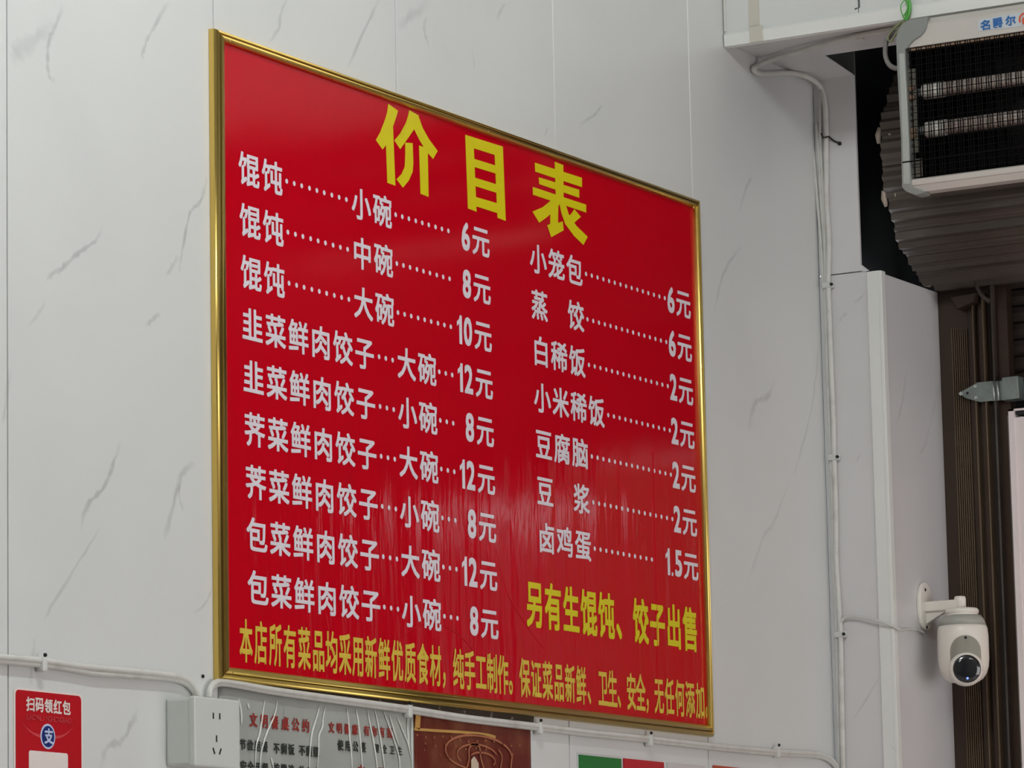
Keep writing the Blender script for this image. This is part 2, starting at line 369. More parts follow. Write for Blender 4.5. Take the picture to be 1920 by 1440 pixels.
# ------------------------------------------------------------------ ceiling lamps (outside the frame)
for i, (x, y, z, sx, sy, W_, c) in enumerate(LAMPS):
    t = empty('ceiling_light', (x, y, ZT), ['long white ceiling tube light nearest the board wall', 'white ceiling panel light above the far end of the room', 'white ceiling panel light in the middle of the room'][i], 'lamp', 'ceiling lights outside the frame')
    MB().box(x-sx/2-.02, x+sx/2+.02, y-sy/2-.02, y+sy/2+.02, z+.04, ZT).build('housing', M['trim'], t, bevel=.004)
    for k in (-1, 0, 1):   # a fluorescent tube shines all round: three soft lamps along it
        ld = bpy.data.lights.new('lamp', 'POINT'); ld.shadow_soft_size = .05; ld.energy = W_/3; ld.color = c
        lo = bpy.data.objects.new('lamp', ld); C.objects.link(lo); lo.parent = t; lo.location = (k*sx*.36, 0, z-ZT-.07)

# unseen window frame with an area light, added to fill the lower room
wn = MB(); wn.box(-1.1, 2.1, YB, YB+.03, -1.75, -1.69); wn.box(-1.1, 2.1, YB, YB+.03, .49, .55); wn.box(-1.1, -1.04, YB, YB+.03, -1.69, .49); wn.box(2.04, 2.1, YB, YB+.03, -1.69, .49); wn.box(.47, .53, YB, YB+.03, -1.69, .49)
o = wn.build('added_window', M['trim']); tag(o, kind='structure')
ld = bpy.data.lights.new('added_fill_light', 'AREA'); ld.shape = 'RECTANGLE'; ld.size = 3.0; ld.size_y = 2.1; ld.energy = FILL_W; ld.color = (1, .95, .95)
lo = bpy.data.objects.new('added_fill_light', ld); C.objects.link(lo); lo.location = (.5, YB+.04, -.60); lo.rotation_euler = (math.radians(90), 0, 0)

# ------------------------------------------------------------------ price board
T0 = -.004; FD = .0155
K = dict(tl=A(404, 52.5, -.013), tr=A(1312, 375.5, -.013), br=A(1339, 1381.5, -.013), bl=A(413.5, 1273.5, -.013))
def Q(u, v):  # board face coordinates 0..1 -> x, z of the outer rectangle
    t = K['tl'].lerp(K['tr'], u); b7 = K['bl'].lerp(K['br'], u); return b7.lerp(t, v)
board = empty('price_board', ((K['bl'].x+K['br'].x)/2, -.001, K['bl'].z), 'large red menu price board in a gold frame on the marble wall', 'sign')
bw = (K['tr']-K['tl']).length; bh = (K['tl']-K['bl']).length
e = .008
pts = [Vector((Q(u, v).x, -.001, Q(u, v).z)) for u, v in ((e, e), (1-e, e), (1-e, 1-e), (e, 1-e))]
pb = bmesh.new(); vs = [pb.verts.new(p) for p in pts]; pb.faces.new(vs)
rr = bmesh.ops.extrude_face_region(pb, geom=pb.faces[:]); bmesh.ops.translate(pb, verts=[v for v in rr['geom'] if isinstance(v, bmesh.types.BMVert)], vec=(0, -.005, 0))
bmesh.ops.recalc_face_normals(pb, faces=pb.faces); me = bpy.data.meshes.new('red_panel'); pb.to_mesh(me); pb.free(); link('red_panel', me, M['red'], board)
YF = -.0066
prof = [(0, 0), (0, .009), (.0015, .0125), (.0045, .0145), (.0072, .0135), (.0082, .0118), (.0092, .0135), (.0125, .0150), (.0165, .0130), (.0185, .0095), (.0190, .0060), (.0190, .0)]
cor = [K['tl'], K['tr'], K['br'], K['bl']]; cen = (K['tl']+K['br'])/2
WS = {0: .85, 1: .78, 2: 1.1, 3: 1.45}   # rail widths: top, right, bottom, left
def corner(i, din, dout):
    # point inset from side i-1 and side i by the profile distance
    c = cor[i]; nx = (cor[(i+1) % 4]-c).normalized(); pv2 = (cor[(i-1) % 4]-c).normalized()
    return c + pv2*dout + nx*din
for i, nm in enumerate(('frame_rail',)*4):
    bmm = bmesh.new(); R1, R2 = [], []
    for w_, d_ in prof:
        ws = w_*WS[i]
        a3 = corner(i, w_*WS[(i-1) % 4], ws); b8 = corner((i+1) % 4, ws, w_*WS[(i+1) % 4])
        R1.append(bmm.verts.new((a3.x, -d_-.0005, a3.z))); R2.append(bmm.verts.new((b8.x, -d_-.0005, b8.z)))
    for k2 in range(len(prof)-1):
        f = bmm.faces.new((R1[k2], R1[k2+1], R2[k2+1], R2[k2])); f.smooth = k2 not in (0, len(prof)-2)
        if k2 in (4, 5): f.material_index = 1
    bmm.faces.new(R1); bmm.faces.new(R2[::-1]); bmesh.ops.recalc_face_normals(bmm, faces=bmm.faces)
    me = bpy.data.meshes.new(nm); bmm.to_mesh(me); bmm.free(); me.materials.append(M['gold']); me.materials.append(M['golddark'])
    link(nm, me, None, board)
for px, py in ((431, 77), (915, 246), (1300, 389), (1332, 1367), (963, 1322), (433, 1261)):
    c = A(px, py, -.0125); MB().lathe([(0, 0), (.0035, 0), (.003, .0022), (0, .003)], c, (0, -1, 0), 12).build('screw', M['gold'], board)

cm = MB()
for l, r_ in (([(1157, 862), (1160, 930), (1162, 1020)], .0007), ([(1224, 848), (1228, 1000), (1231, 1150), (1233, 1310)], .0012), ([(1002, 870), (1010, 1000), (1011, 1100), (1024, 1190), (1015, 1250)], .0008),
    ([(1050, 880), (1075, 950), (1094, 1030), (1098, 1110)], .0007), ([(1062, 900), (1060, 1000), (1064, 1110)], .0006), ([(755, 1192), (790, 1172), (835, 1176), (870, 1200), (890, 1225)], .0009), ([(930, 1030), (950, 1110), (985, 1170), (1018, 1215)], .0008),
    ([(612, 1150), (618, 1200), (617, 1262)], .0008), ([(703, 1180), (706, 1235)], .0008), ([(775, 1283), (773, 1300)], .0010), ([(898, 870), (900, 1000), (903, 1200)], .0007), ([(1110, 1190), (1118, 1225), (1124, 1255)], .0010)):
    cm.tube(path_([A(x, y, YF+.0006) for x, y in l]), r_, 6)
tag(cm.build('sheet_crease', M['red'], board), kind='stuff')
def T(): return Text((0, YF, 0), (1, 0, 0), (0, 0, 1))
W, HT = .0600, .0545   # em size of the small lettering
BO = .021
def cells(t, s, x0, cz, pitch=.0655, w=W, h=HT, bold=BO):
    for i, ch in enumerate(s):
        if ch != ' ': t.em(ch, x0+pitch*i, cz, w, h, bold)
# the three title characters, stroke by stroke (measured on a 4.267x enlargement whose origin is pixel 680,160)
TITLE = [
 [[(205,148),(283,202),(270,250),(243,330),(262,803),(197,780),(186,478),(160,515),(105,438),(140,375),(180,270),(195,215)],
  [(372,198),(450,242),(440,270),(412,350),(375,405),(300,512),(253,440),(300,385),(345,300),(365,235)],
  [(448,250),(480,340),(530,430),(600,525),(563,590),(510,530),(455,440),(408,345),(420,290)],
  [(340,458),(400,462),(405,620),(400,690),(370,760),(322,820),(270,752),(310,710),(336,650),(340,560)],
  [(450,480),(520,505),(527,893),(462,868)]],
 [[(820,395),(886,415),(912,1012),(842,985)], [(1052,468),(1122,490),(1145,1085),(1078,1060)], [(822,396),(1120,490),(1122,578),(840,488)],
  [(860,578),(1090,650),(1090,714),(860,643)], [(870,730),(1090,798),(1090,866),(870,797)], [(870,883),(1100,950),(1100,1030),(870,956)]],
 [[(1377,618),(1755,740),(1755,815),(1380,690)], [(1408,735),(1733,835),(1733,900),(1412,790)], [(1360,812),(1788,955),(1788,1018),(1362,875)],
  [(1535,610),(1605,638),(1608,945),(1545,915)], [(1535,880),(1600,905),(1560,975),(1480,1050),(1412,1100),(1358,1010),(1440,975),(1500,925)],
  [(1500,1000),(1565,955),(1562,1100),(1600,1088),(1608,1160),(1508,1215),(1475,1120),(1500,1108)],
  [(1572,940),(1615,930),(1650,1035),(1710,1125),(1800,1212),(1765,1278),(1690,1205),(1620,1110),(1588,1020)],
  [(1692,990),(1745,1052),(1690,1100),(1650,1100),(1628,1062),(1665,1030)]]]
for chs in TITLE:
    tt = T()
    for q_, st_ in enumerate(chs):
        ps = [A(680+x/4.267, 160+y/4.267, YF) for x, y in st_]; tt._add([(p.x, p.z, q_) for p in ps], [list(range(len(ps)))], lambda x, y: (x, y))
    tt.build('title_character', M['yellow'], board)
def num(t, s, x1, cz):
    """digits right-aligned to x1"""
    x = x1
    for ch in reversed(s):
        if ch == '.': t.ink('.', x-.009, x-.002, cz-.025, cz-.018, .03); x -= .014; continue
        wd = .0275 if ch != '1' else .0165
        t.ink(ch, x-wd, x, cz-.0245, cz+.0245, .03); x -= wd+.0055
rows = [('馄饨', '小碗', '6'), ('馄饨', '中碗', '8'), ('馄饨', '大碗', '10'), ('韭菜鲜肉饺子', '大碗', '12'), ('韭菜鲜肉饺子', '小碗', '8'),
        ('荠菜鲜肉饺子', '大碗', '12'), ('荠菜鲜肉饺子', '小碗', '8'), ('包菜鲜肉饺子', '大碗', '12'), ('包菜鲜肉饺子', '小碗', '8')]
for i, (a, b9, n) in enumerate(rows):
    cz = .7968-.0812*i; dx = .0015*i
    t = T(); cells(t, a, .1035+dx, cz); t.build('dish_name', M['white'], board)
    t = T(); t2 = T(); t3 = T(); t4 = T()
    if i < 3:
        cells(t, b9, .4325+dx*.7, cz)
        for k in range(9): t2.dot(.2110+dx+k*.0218+(k//3)*.001, cz+.0005, .0042); t3.dot(.5395+dx*.7+k*.0209+(k//3)*.001, cz+.0005, .0042)
        num(t4, n, .7795+dx*.4, cz)
    else:
        cells(t, b9, .5650+dx*.2, cz)
        for k in range(3): t2.dot(.4780+dx*.5+k*.021, cz+.0005, .0042); t3.dot(.6690+dx*.3+k*.021, cz+.0005, .0042)
        num(t4, n, .7790+dx*.3, cz)
    t4.em('元', .8165+dx*.3, cz, .0605, HT, BO)
    t.build('bowl_size', M['white'], board); t4.build('price', M['white'], board)
    for q_ in (t2, t3): tag(q_.build('dot_leader', M['white'], board), kind='stuff')
rows2 = [('小笼包', '6', 15), ('蒸 饺', '6', 15), ('白稀饭', '2', 15), ('小米稀饭', '2', 12), ('豆腐脑', '2', 15), ('豆 浆', '2', 15), ('卤鸡蛋', '1.5', 11)]
for i, (a, n, nd) in enumerate(rows2):
    t = T(); cz = .7960-.0811*i; dx = .0013*i
    k = 0
    for w_ in a.split(' '):
        t = T(); cells(t, w_, 1.0140+dx+k*.0650, cz, .0650); t.build('dish_name', M['white'], board); k += len(w_)+1
    t = T(); xs = 1.1865+dx+(.066 if len(a) == 4 else 0)
    for k in range(nd): t.dot(xs+k*.0212+(k//3)*.0006, cz-.0003*i, .0042)
    tag(t.build('dot_leader', M['white'], board), kind='stuff')
    t = T(); num(t, n, 1.5235+dx*.2, cz); t.em('元', 1.5590+dx*.2, cz, .0600, HT, BO)
    t.build('price', M['white'], board)
t = T(); cells(t, '另有生馄饨、饺子出售', .9755, .1925, .0639, .0600, .0830, .030); t.build('notice_line', M['yellow'], board)
KX = [(0, .0803), (5, .285), (9, .4408), (14, .6411), (17, .7514), (22, .9351), (29, 1.2119), (35, 1.4217), (39, 1.5826), (40, 1.6205)]
t = T()
for i, ch in enumerate('本店所有菜品均采用新鲜优质食材，纯手工制作。保证菜品新鲜、卫生、安全，无任何添加。'):
    (i0, x0), (i1, x1) = next((a, b_) for a, b_ in zip(KX, KX[1:]) if a[0] <= i <= b_[0])
    t.em(ch, x0+(x1-x0)*(i-i0)/(i1-i0), .0640, .0370, .0690, .022)
t.build('notice_line', M['yellow2'], board)

# ------------------------------------------------------------------ cables on the board wall
def path(px, f): return catmull([f(*p) for p in px], 6)
aw = lambda x, y: A(x, y, -.0085)
cl = MB().tube(path([(-40, 1229), (0, 1232), (40, 1235), (80, 1239), (150, 1249), (230, 1257), (300, 1264), (340, 1270), (357, 1281), (366, 1294), (371, 1306)], aw), .0048, 10)
cb = empty('wall_cable', A(180, 1252, -.008), 'paired white cable sagging along the wall left of the socket box', 'cable')
cl.build('cable_strand', M['cable'], cb)
MB().tube(path([(-40, 1236), (0, 1239), (40, 1243), (80, 1247), (130, 1254), (175, 1262), (215, 1265), (260, 1268), (320, 1273), (348, 1281), (362, 1294), (368, 1306)], lambda x, y: A(x, y, -.006)), .0045, 10).build('cable_strand', M['cable'], cb)
rp = [(392, 1308), (394, 1292), (402, 1281), (416, 1277), (440, 1280), (500, 1291), (560, 1300), (640, 1311), (700, 1319), (765, 1328), (860, 1343), (940, 1353), (1010, 1361), (1100, 1372), (1217, 1384), (1330, 1397), (1400, 1404), (1460, 1409), (1520, 1412), (1545, 1416), (1562, 1427), (1574, 1446), (1580, 1475)]
cb2 = empty('wall_cable', A(900, 1348, -.008), 'paired white cable running under the gold frame from socket box to corner', 'cable')
MB().tube(path(rp, aw), .0046, 10).build('cable_strand', M['cable'], cb2)
MB().tube(path([(x-2 if x < 400 else x, y+5) for x, y in rp], lambda x, y: A(x, y, -.006)), .0044, 10).build('cable_strand', M['cable'], cb2)
def clip(px, py, lab, vert=False, f=aw):
    c = f(px, py); t = empty('cable_clip', c, lab, 'clip', 'cable clips holding the white cables')
    up_ = Vector((0, 0, 1)) if not vert else Vector((0, 1, 0))
    if vert:   # on the door wall, saddle across a vertical cable
        MB().box(c.x-.0065, c.x+.006, c.y-.014, c.y+.010, c.z-.006, c.z+.006).build('saddle', M['clip'], t, bevel=.0035)
        MB().lathe([(0, 0), (.0035, 0), (.003, .003), (0, .0035)], (c.x-.006, c.y-.0125, c.z), (-1, 0, 0), 10).build('nail', M['nail'], t)
    else:
        MB().box(c.x-.006, c.x+.006, c.y-.0065, -.001, c.z-.012, c.z+.009).build('saddle', M['clip'], t, bevel=.0035)
        MB().lathe([(0, 0), (.003, 0), (.0025, .003), (0, .0035)], (c.x+.003, c.y-.002, c.z+.012), (0, -1, 0), 10).build('nail', M['nail'], t)
clip(79, 1244, 'white cable clip above the red sticker, left of the socket box')
clip(765, 1332, 'white cable clip at the top corner between the two posters')
clip(1010, 1364, 'white cable clip just right of the brown poster')
clip(1217, 1387, 'white cable clip above the red sign under the frame')
clip(1457, 1409, 'white cable clip right of the frame near the wall corner')
MB().lathe([(0, 0), (.003, 0), (.0025, .002), (0, .003)], A(380, 1268, -.001), (0, -1, 0), 10)
tag(MB().lathe([(0, 0), (.003, 0), (.0025, .002), (0, .003)], A(380, 1268, -.0005), (0, -1, 0), 10).build('screw', M['nail']), 'small dark screw in the wall between socket box and frame corner', 'screw')

# vertical bundle in the corner
XB = XC-.007
vb = empty('corner_cable', B(1563, 860, XB), 'white cable bundle running down the wall corner beside the column', 'cable')
bw_ = lambda x, y: B(x, y, XB)
mainp = [H(1700, 50, ZS-.006), H(1612, 66, ZS-.007), H(1560, 79, ZS-.009), H(1500, 96, ZS-.012), H(1450, 110, ZS-.010), A(1425, 121, -.009), A(1413, 130, -.008)]
p4 = A(1424, 138, -.008); p5 = A(1450, 138, -.008); p6 = H(1482, 137, ZS-.008)
p7 = H(1515, 145, ZS-.010)
down = [(1537, 162), (1546, 190), (1549, 240), (1549, 300), (1550, 380), (1554, 450), (1553, 535), (1556, 620), (1559, 700), (1563, 800), (1564, 858), (1567, 950), (1568, 1050), (1572, 1120), (1576, 1190), (1578, 1300), (1581, 1445), (1582, 1480)]
MB().tube(catmull(mainp+[p4, p5, p6, p7]+[bw_(*p) for p in down], 5), .0052, 10).build('cable_strand', M['cable'], vb)
MB().tube(path([(1531, 230), (1536, 300), (1540, 380), (1546, 460), (1547, 540), (1550, 640), (1554, 760), (1558, 860), (1561, 960), (1563, 1060), (1568, 1140), (1569, 1200), (1571, 1300), (1573, 1420), (1574, 1475)], lambda x, y: B(x, y, XB+.002)), .0036, 8).build('cable_strand', M['cable'], vb)
MB().tube(path([(1521, 150), (1522, 240), (1528, 320), (1535, 400), (1541, 480), (1543, 536)], lambda x, y: B(x, y, XC-.004)), .0036, 8).build('cable_strand', M['cable'], vb)
MB().tube(path([(1540, 170), (1538, 240), (1541, 320), (1545, 400), (1547, 470), (1548, 535)], lambda x, y: B(x, y, XB+.001)), .0034, 8).build('cable_strand', M['cable'], vb)
clip(1551, 535, 'white cable clip in the corner beside the top of the column', True, bw_)
clip(1562, 858, 'white cable clip halfway down the corner cable bundle', True, bw_)
clip(1574, 1190, 'white cable clip on the corner bundle level with the security camera', True, bw_)
nl = MB(); nl.tube([B(1540, 250, XB-.007), B(1543, 258, XB-.010), B(1554, 256, XB-.009)], .0016, 6); nl.tube([B(1554, 256, XB-.006), B(1563, 264, XC-.004), B(1574, 269, XC-.001)], .0018, 6)
nl.lathe([(0, -.004), (.004, -.003), (.004, .001), (0, .002)], B(1574, 269, XC-.002), (-1, 0, 0), 8)
tag(nl.build('wire_tie', M['nail']), 'black wire tie with nail holding the upper corner cables', 'tie')
# screw clip on beam underside
c = H(1612, 64, ZS-.001)
tag(MB().box(c.x-.006, c.x+.006, c.y-.008, c.y+.008, c.z-.012, c.z-.0005).build('cable_clip', M['clip'], bevel=.003), 'small clear clip holding the cable under the beam', 'clip')

# ------------------------------------------------------------------ socket box
def rect_A(x0, y0, x1, y1, Y): a = A(x0, y0, Y); b_ = A(x1, y1, Y); return a.x, b_.x, b_.z, a.z
sd = .052
fl, fr_ = A(365, 1304, -sd), A(449, 1311, -sd); fb = A(365, 1436, -sd)
sx0, sx1, sz1, sz0 = fl.x, fr_.x, fl.z, fb.z
sk = empty('socket_box', ((sx0+sx1)/2, -.02, sz0), 'white surface-mounted five-hole wall socket box left of the text poster', 'socket')
MB().box(sx0, sx1, -sd+.010, -.0005, sz0+.002, sz1-.002).build('back_box', M['socket'], sk, bevel=.004)
MB().box(sx0-.001, sx1+.001, -sd, -sd+.011, sz0, sz1).build('face_plate', M['socket'], sk, bevel=.003)
def slot(px, py, hw, hh, ang=0):
    c = A(px, py, -sd-.0002); s_ = []
    for a, b_ in ((-hw, -hh), (hw, -hh), (hw, hh), (-hw, hh)):
        ca, sa = math.cos(ang), math.sin(ang); s_.append(Vector((c.x+a*ca-b_*sa, c.y, c.z+a*sa+b_*ca)))
    MB().prism(s_, (0, -.0003, 0)).build('slot', M['hole'], sk)
slot(400, 1342, .0016, .0045); slot(412, 1343, .0016, .0045); slot(406, 1385, .0016, .0050)
slot(401, 1408, .0016, .0050, .5); slot(413, 1409, .0016, .0050, -.5)

# ------------------------------------------------------------------ red payment sticker (plain white square where its code would be)
def plate(name, x0, x1, z0, z1, Yf, th, m, parent=None, r=.0, seg=5):
    pts = []
    if r:
        for cx, cz_, a0 in ((x1-r, z1-r, 0), (x0+r, z1-r, 90), (x0+r, z0+r, 180), (x1-r, z0+r, 270)):
            for k in range(seg+1):
                t_ = math.radians(a0+90*k/seg); pts.append(Vector((cx+r*math.cos(t_), Yf, cz_+r*math.sin(t_))))
    else: pts = [Vector((x1, Yf, z1)), Vector((x0, Yf, z1)), Vector((x0, Yf, z0)), Vector((x1, Yf, z0))]
    return MB().prism(pts, (0, th, 0)).build(name, m, parent)
a = A(26, 1287, -.0015); b_ = A(155, 1303, -.0015)
bx0, bx1, bz1 = a.x, b_.x, (a.z+b_.z)/2; bz0 = bz1-.30
st = empty('payment_sticker', ((bx0+bx1)/2, -.001, bz0), 'red payment sticker with white heading and blue round emblem, left of the socket box', 'sticker')
plate('sticker_border', bx0, bx1, bz0, bz1, -.0012, .001, M['stwhite'], st, .008)
plate('sticker_face', bx0+.004, bx1-.004, bz0+.004, bz1-.003, -.0018, .0006, M['stred'], st, .007)
def TS(y=-.0021): return Text((0, y, 0), (1, 0, 0), (0, 0, 1))
a = A(48, 1306, -.002); b_ = A(133, 1341, -.002); n = 5; pw = (b_.x-a.x)/n
t = TS()
for i, ch in enumerate('扫码领红包'): t.ink(ch, a.x+pw*i+.001, a.x+pw*(i+1)-.001, b_.z, a.z, .03)
t.build('heading', M['stwhite'], st)
a = A(49, 1340, -.002); b_ = A(132, 1354, -.002); t = TS()
for i, ch in enumerate('SAOMALINGHONGBAO'): t.em(ch, a.x+(b_.x-a.x)*(i+.5)/16+.002, (a.z+b_.z)/2, .011, .011, .005)
t.build('small_lettering', M['stpink'], st)
ec = A(89.5, 1381, -.002)
er = .0175
t = TS()
for sgn in (-1, 1):
    for k in range(10):
        x0, x1 = k/10, (k+1)/10; f = lambda v: .016*v*v
        w1, w2 = .0022*(1-x0)+.0003, .0022*(1-x1)+.0003
        t.poly([(ec.x+sgn*(er+.043*x0), ec.z+f(x0)-w1), (ec.x+sgn*(er+.043*x1), ec.z+f(x1)-w2), (ec.x+sgn*(er+.043*x1), ec.z+f(x1)+w2), (ec.x+sgn*(er+.043*x0), ec.z+f(x0)+w1)])
tag(t.build('curved_line', M['stpink'], st), kind='stuff')
def disc(name, c, r, Yf, m, parent, th=.0003): return MB().prism([Vector((c.x+r*math.cos(t_*math.pi/14), Yf, c.z+r*1.02*math.sin(t_*math.pi/14))) for t_ in range(28)], (0, th, 0)).build(name, m, parent)
disc('emblem_ring', ec, er, -.0023, M['emwhite'], st); em_ = disc('emblem_disc', ec, er*.84, -.0027, M['blue'], st)
t = TS(-.0031)
t.ink('支', ec.x-.0095, ec.x+.0115, ec.z-.0105, ec.z+.0115, .03); t.build('emblem_mark', M['emwhite'], st)
a = A(54, 1404, -.002); b_ = A(127, 1415, -.002)
plate('white_square', a.x, b_.x, a.z-.12, a.z-.002, -.0024, .0006, M['stwhite'], st, .004)

# ------------------------------------------------------------------ posters and signs below the board
def sheet(name, x0, x1, z0, z1, Yf, m, parent, amp=.0015, nx=40, nz=12, th=.0006, seed=1):
    """slightly wavy sheet with thickness"""
    rg = random.Random(seed); ph = [rg.uniform(0, 6) for _ in range(6)]
    bmm = bmesh.new(); G = []
    for j in range(nz+1):
        row = []
        for i in range(nx+1):
            u, v = i/nx, j/nz
            d = amp*(.5+.5*math.sin(ph[0]+u*14+v*1.5)*math.cos(ph[1]+v*3+u*2))
            row.append(bmm.verts.new((x0+(x1-x0)*u, Yf-d, z0+(z1-z0)*v)))
        G.append(row)
    for j in range(nz):
        for i in range(nx): f = bmm.faces.new((G[j][i], G[j][i+1], G[j+1][i+1], G[j+1][i])); f.smooth = True
    bmesh.ops.solidify(bmm, geom=bmm.faces[:], thickness=th)
    bmesh.ops.recalc_face_normals(bmm, faces=bmm.faces); me = bpy.data.meshes.new(name); bmm.to_mesh(me); bmm.free()
    return link(name, me, m, parent)
a = A(412, 1290, -.004); b_ = A(777, 1345, -.004); zt = A(600, 1306, -.004).z+.004
po = empty('text_poster', ((a.x+b_.x)/2, -.002, zt-.28), 'pale text poster under wrinkled clear film, between socket box and brown poster', 'poster')
sheet('poster_sheet', a.x, b_.x, zt-.28, zt, -.0015, M['paper'], po, .001)
def line(t, s, x0, y0, x1, y1, hpx, bold=.02):
    """characters spread from pixel (x0,y0) to (x1,y1) (centres of first and last), height in pixels at 1150 px/m"""
    a, b_ = A(x0, y0, -.004), A(x1, y1, -.004); n = len(s)-1; h = hpx/1150
    for i, ch in enumerate(s):
        if ch != ' ':
            p = a.lerp(b_, i/n); t.em(ch, p.x, p.z, min(h*1.0, (b_.x-a.x)/n*1.05), h, bold)
def TP(): return Text((0, -.0035, 0), (1, 0, 0), (0, 0, 1))
for tx, x0, y0, x1, y1, h_, mm in (('文明餐桌公约', 476, 1350, 574, 1361, 25, 0), ('文明健康', 622, 1364, 666, 1368, 20, 0), ('有你有我', 688, 1370, 731, 1374, 20, 0), ('节俭用餐', 456, 1396, 497, 1400, 20, 1),
    ('不剩饭', 519, 1403, 547, 1405, 20, 1), ('不剩菜', 567, 1407, 593, 1410, 20, 1), ('使用公筷', 639, 1397, 681, 1401, 20, 1), ('健全卫生', 707, 1403, 750, 1408, 17, 1),
    ('安全用餐', 457, 1437, 498, 1441, 21, 1), ('按需选', 519, 1441, 547, 1444, 20, 1), ('放心吃', 567, 1446, 593, 1449, 20, 1), ('文明健康', 678, 1446, 790, 1458, 24, 0)):
    t = TP(); line(t, tx, x0, y0, x1, y1, h_, .03); t.build(('heading_line', 'slogan_line')[mm], M[('ptred', 'ptblack')[mm]], po)
wr_ = [[(497, 1311), (493, 1335), (487, 1375), (480, 1400), (479, 1440)], [(520, 1313), (515, 1340), (500, 1375), (490, 1410), (487, 1450)], [(508, 1420), (513, 1440)],
       [(600, 1321), (594, 1345), (585, 1375), (581, 1410), (580, 1445)], [(611, 1322), (606, 1345), (604, 1365), (598, 1380), (597, 1410), (595, 1445)],
       [(650, 1327), (653, 1350), (655, 1380), (659, 1420), (660, 1450)], [(667, 1329), (671, 1350), (676, 1395), (680, 1450)], [(689, 1331), (693, 1355), (700, 1390), (706, 1430), (707, 1450)],
       [(703, 1332), (708, 1355), (714, 1390), (719, 1425), (722, 1450)], [(720, 1334), (727, 1355), (738, 1385), (748, 1420), (750, 1450)], [(731, 1343), (740, 1375), (748, 1398)],
       [(745, 1345), (755, 1370), (765, 1395), (770, 1420)], [(764, 1345), (765, 1380), (768, 1410)], [(772, 1345), (772, 1390), (773, 1450)], [(448, 1311), (452, 1335), (453, 1360)], [(464, 1318), (467, 1330)]]
wm = MB()
for l in wr_: 
    ps = path(l, lambda x, y: A(x, y, -.0035)); n = len(ps); wm.tube(ps, [.0003+.0015*math.sin(math.pi*(i+.6)/(n+.4)) for i in range(n)], 6)
tag(wm.build('film_wrinkle', M['film'], po), kind='stuff')
# dark strip behind the cable, under the frame
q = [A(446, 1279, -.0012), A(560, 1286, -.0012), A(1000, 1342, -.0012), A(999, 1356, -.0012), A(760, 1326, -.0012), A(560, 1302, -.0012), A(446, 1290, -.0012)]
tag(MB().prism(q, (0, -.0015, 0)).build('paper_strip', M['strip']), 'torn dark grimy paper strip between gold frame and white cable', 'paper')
# brown poster
a = A(776, 1345, -.003); b_ = A(996, 1375, -.003); zt2 = A(880, 1346, -.003).z+.008
bp_ = empty('brown_poster', ((a.x+b_.x)/2, -.002, zt2-.25), 'glossy brown-red poster with gold border and swirl, right of the text poster', 'poster')
sheet('poster_sheet', a.x, b_.x, zt2-.25, zt2, -.0012, M['brown'], bp_, .0008, seed=3)
def stroke(t, pts, wd, f=lambda x, y: A(x, y, -.004)):
    ps = catmull([f(*p) for p in pts], 5)
    for i in range(len(ps)-1):
        d = ps[i+1]-ps[i]; d2 = Vector((-d.z, 0, d.x)).normalized()*wd/2
        t.poly([((ps[i]-d2).x, (ps[i]-d2).z), ((ps[i+1]-d2).x, (ps[i+1]-d2).z), ((ps[i+1]+d2).x, (ps[i+1]+d2).z), ((ps[i]+d2).x, (ps[i]+d2).z)])
t = TP(); stroke(t, [(785, 1338), (784, 1352), (783, 1366)], .016); stroke(t, [(777, 1367), (820, 1370), (870, 1373), (910, 1377), (930, 1382)], .0045); t.build('gold_border', M['pgold'], bp_)
t = TP()
def ell(cx, cy, rx, ry, a0, a1, n=14): return [(cx+rx*math.cos(math.radians(a0+(a1-a0)*i/n)), cy-ry*math.sin(math.radians(a0+(a1-a0)*i/n))+.12*rx*math.cos(math.radians(a0+(a1-a0)*i/n))) for i in range(n+1)]
stroke(t, ell(898, 1412, 62, 33, 0, 200), .004); stroke(t, ell(896, 1418, 38, 22, 20, 215), .003); stroke(t, ell(905, 1425, 24, 14, -30, 150), .003)
stroke(t, [(836, 1412), (846, 1425), (860, 1434), (876, 1440)], .003); stroke(t, [(962, 1412), (960, 1425), (958, 1445)], .004); stroke(t, [(935, 1405), (942, 1420), (938, 1445)], .003)
stroke(t, [(874, 1445), (880, 1425), (880, 1405), (886, 1396), (893, 1395), (900, 1402), (902, 1420), (909, 1445)], .004)
for i in range(13): p = A(783+i*16, 1378+i*1.6+3*math.sin(i*1.3), -.004); t.dot(p.x, p.z, .0022)
for i in range(7): p = A(798+i*19, 1394+i*2+3*math.sin(i*2), -.004); t.dot(p.x, p.z, .0020)
for i in range(4): p = A(797+i*15, 1406+i*5, -.004); t.dot(p.x, p.z, .0016)
tag(t.build('swirl_lines', M['ptan'], bp_), kind='stuff')
t = TP(); pp = [A(*p, -.004) for p in ((884, 1445), (884, 1425), (889, 1418), (893, 1422), (898, 1432), (898, 1445))]; t.poly([(p.x, p.z) for p in pp]); t.build('pale_figure', M['ppale'], bp_)
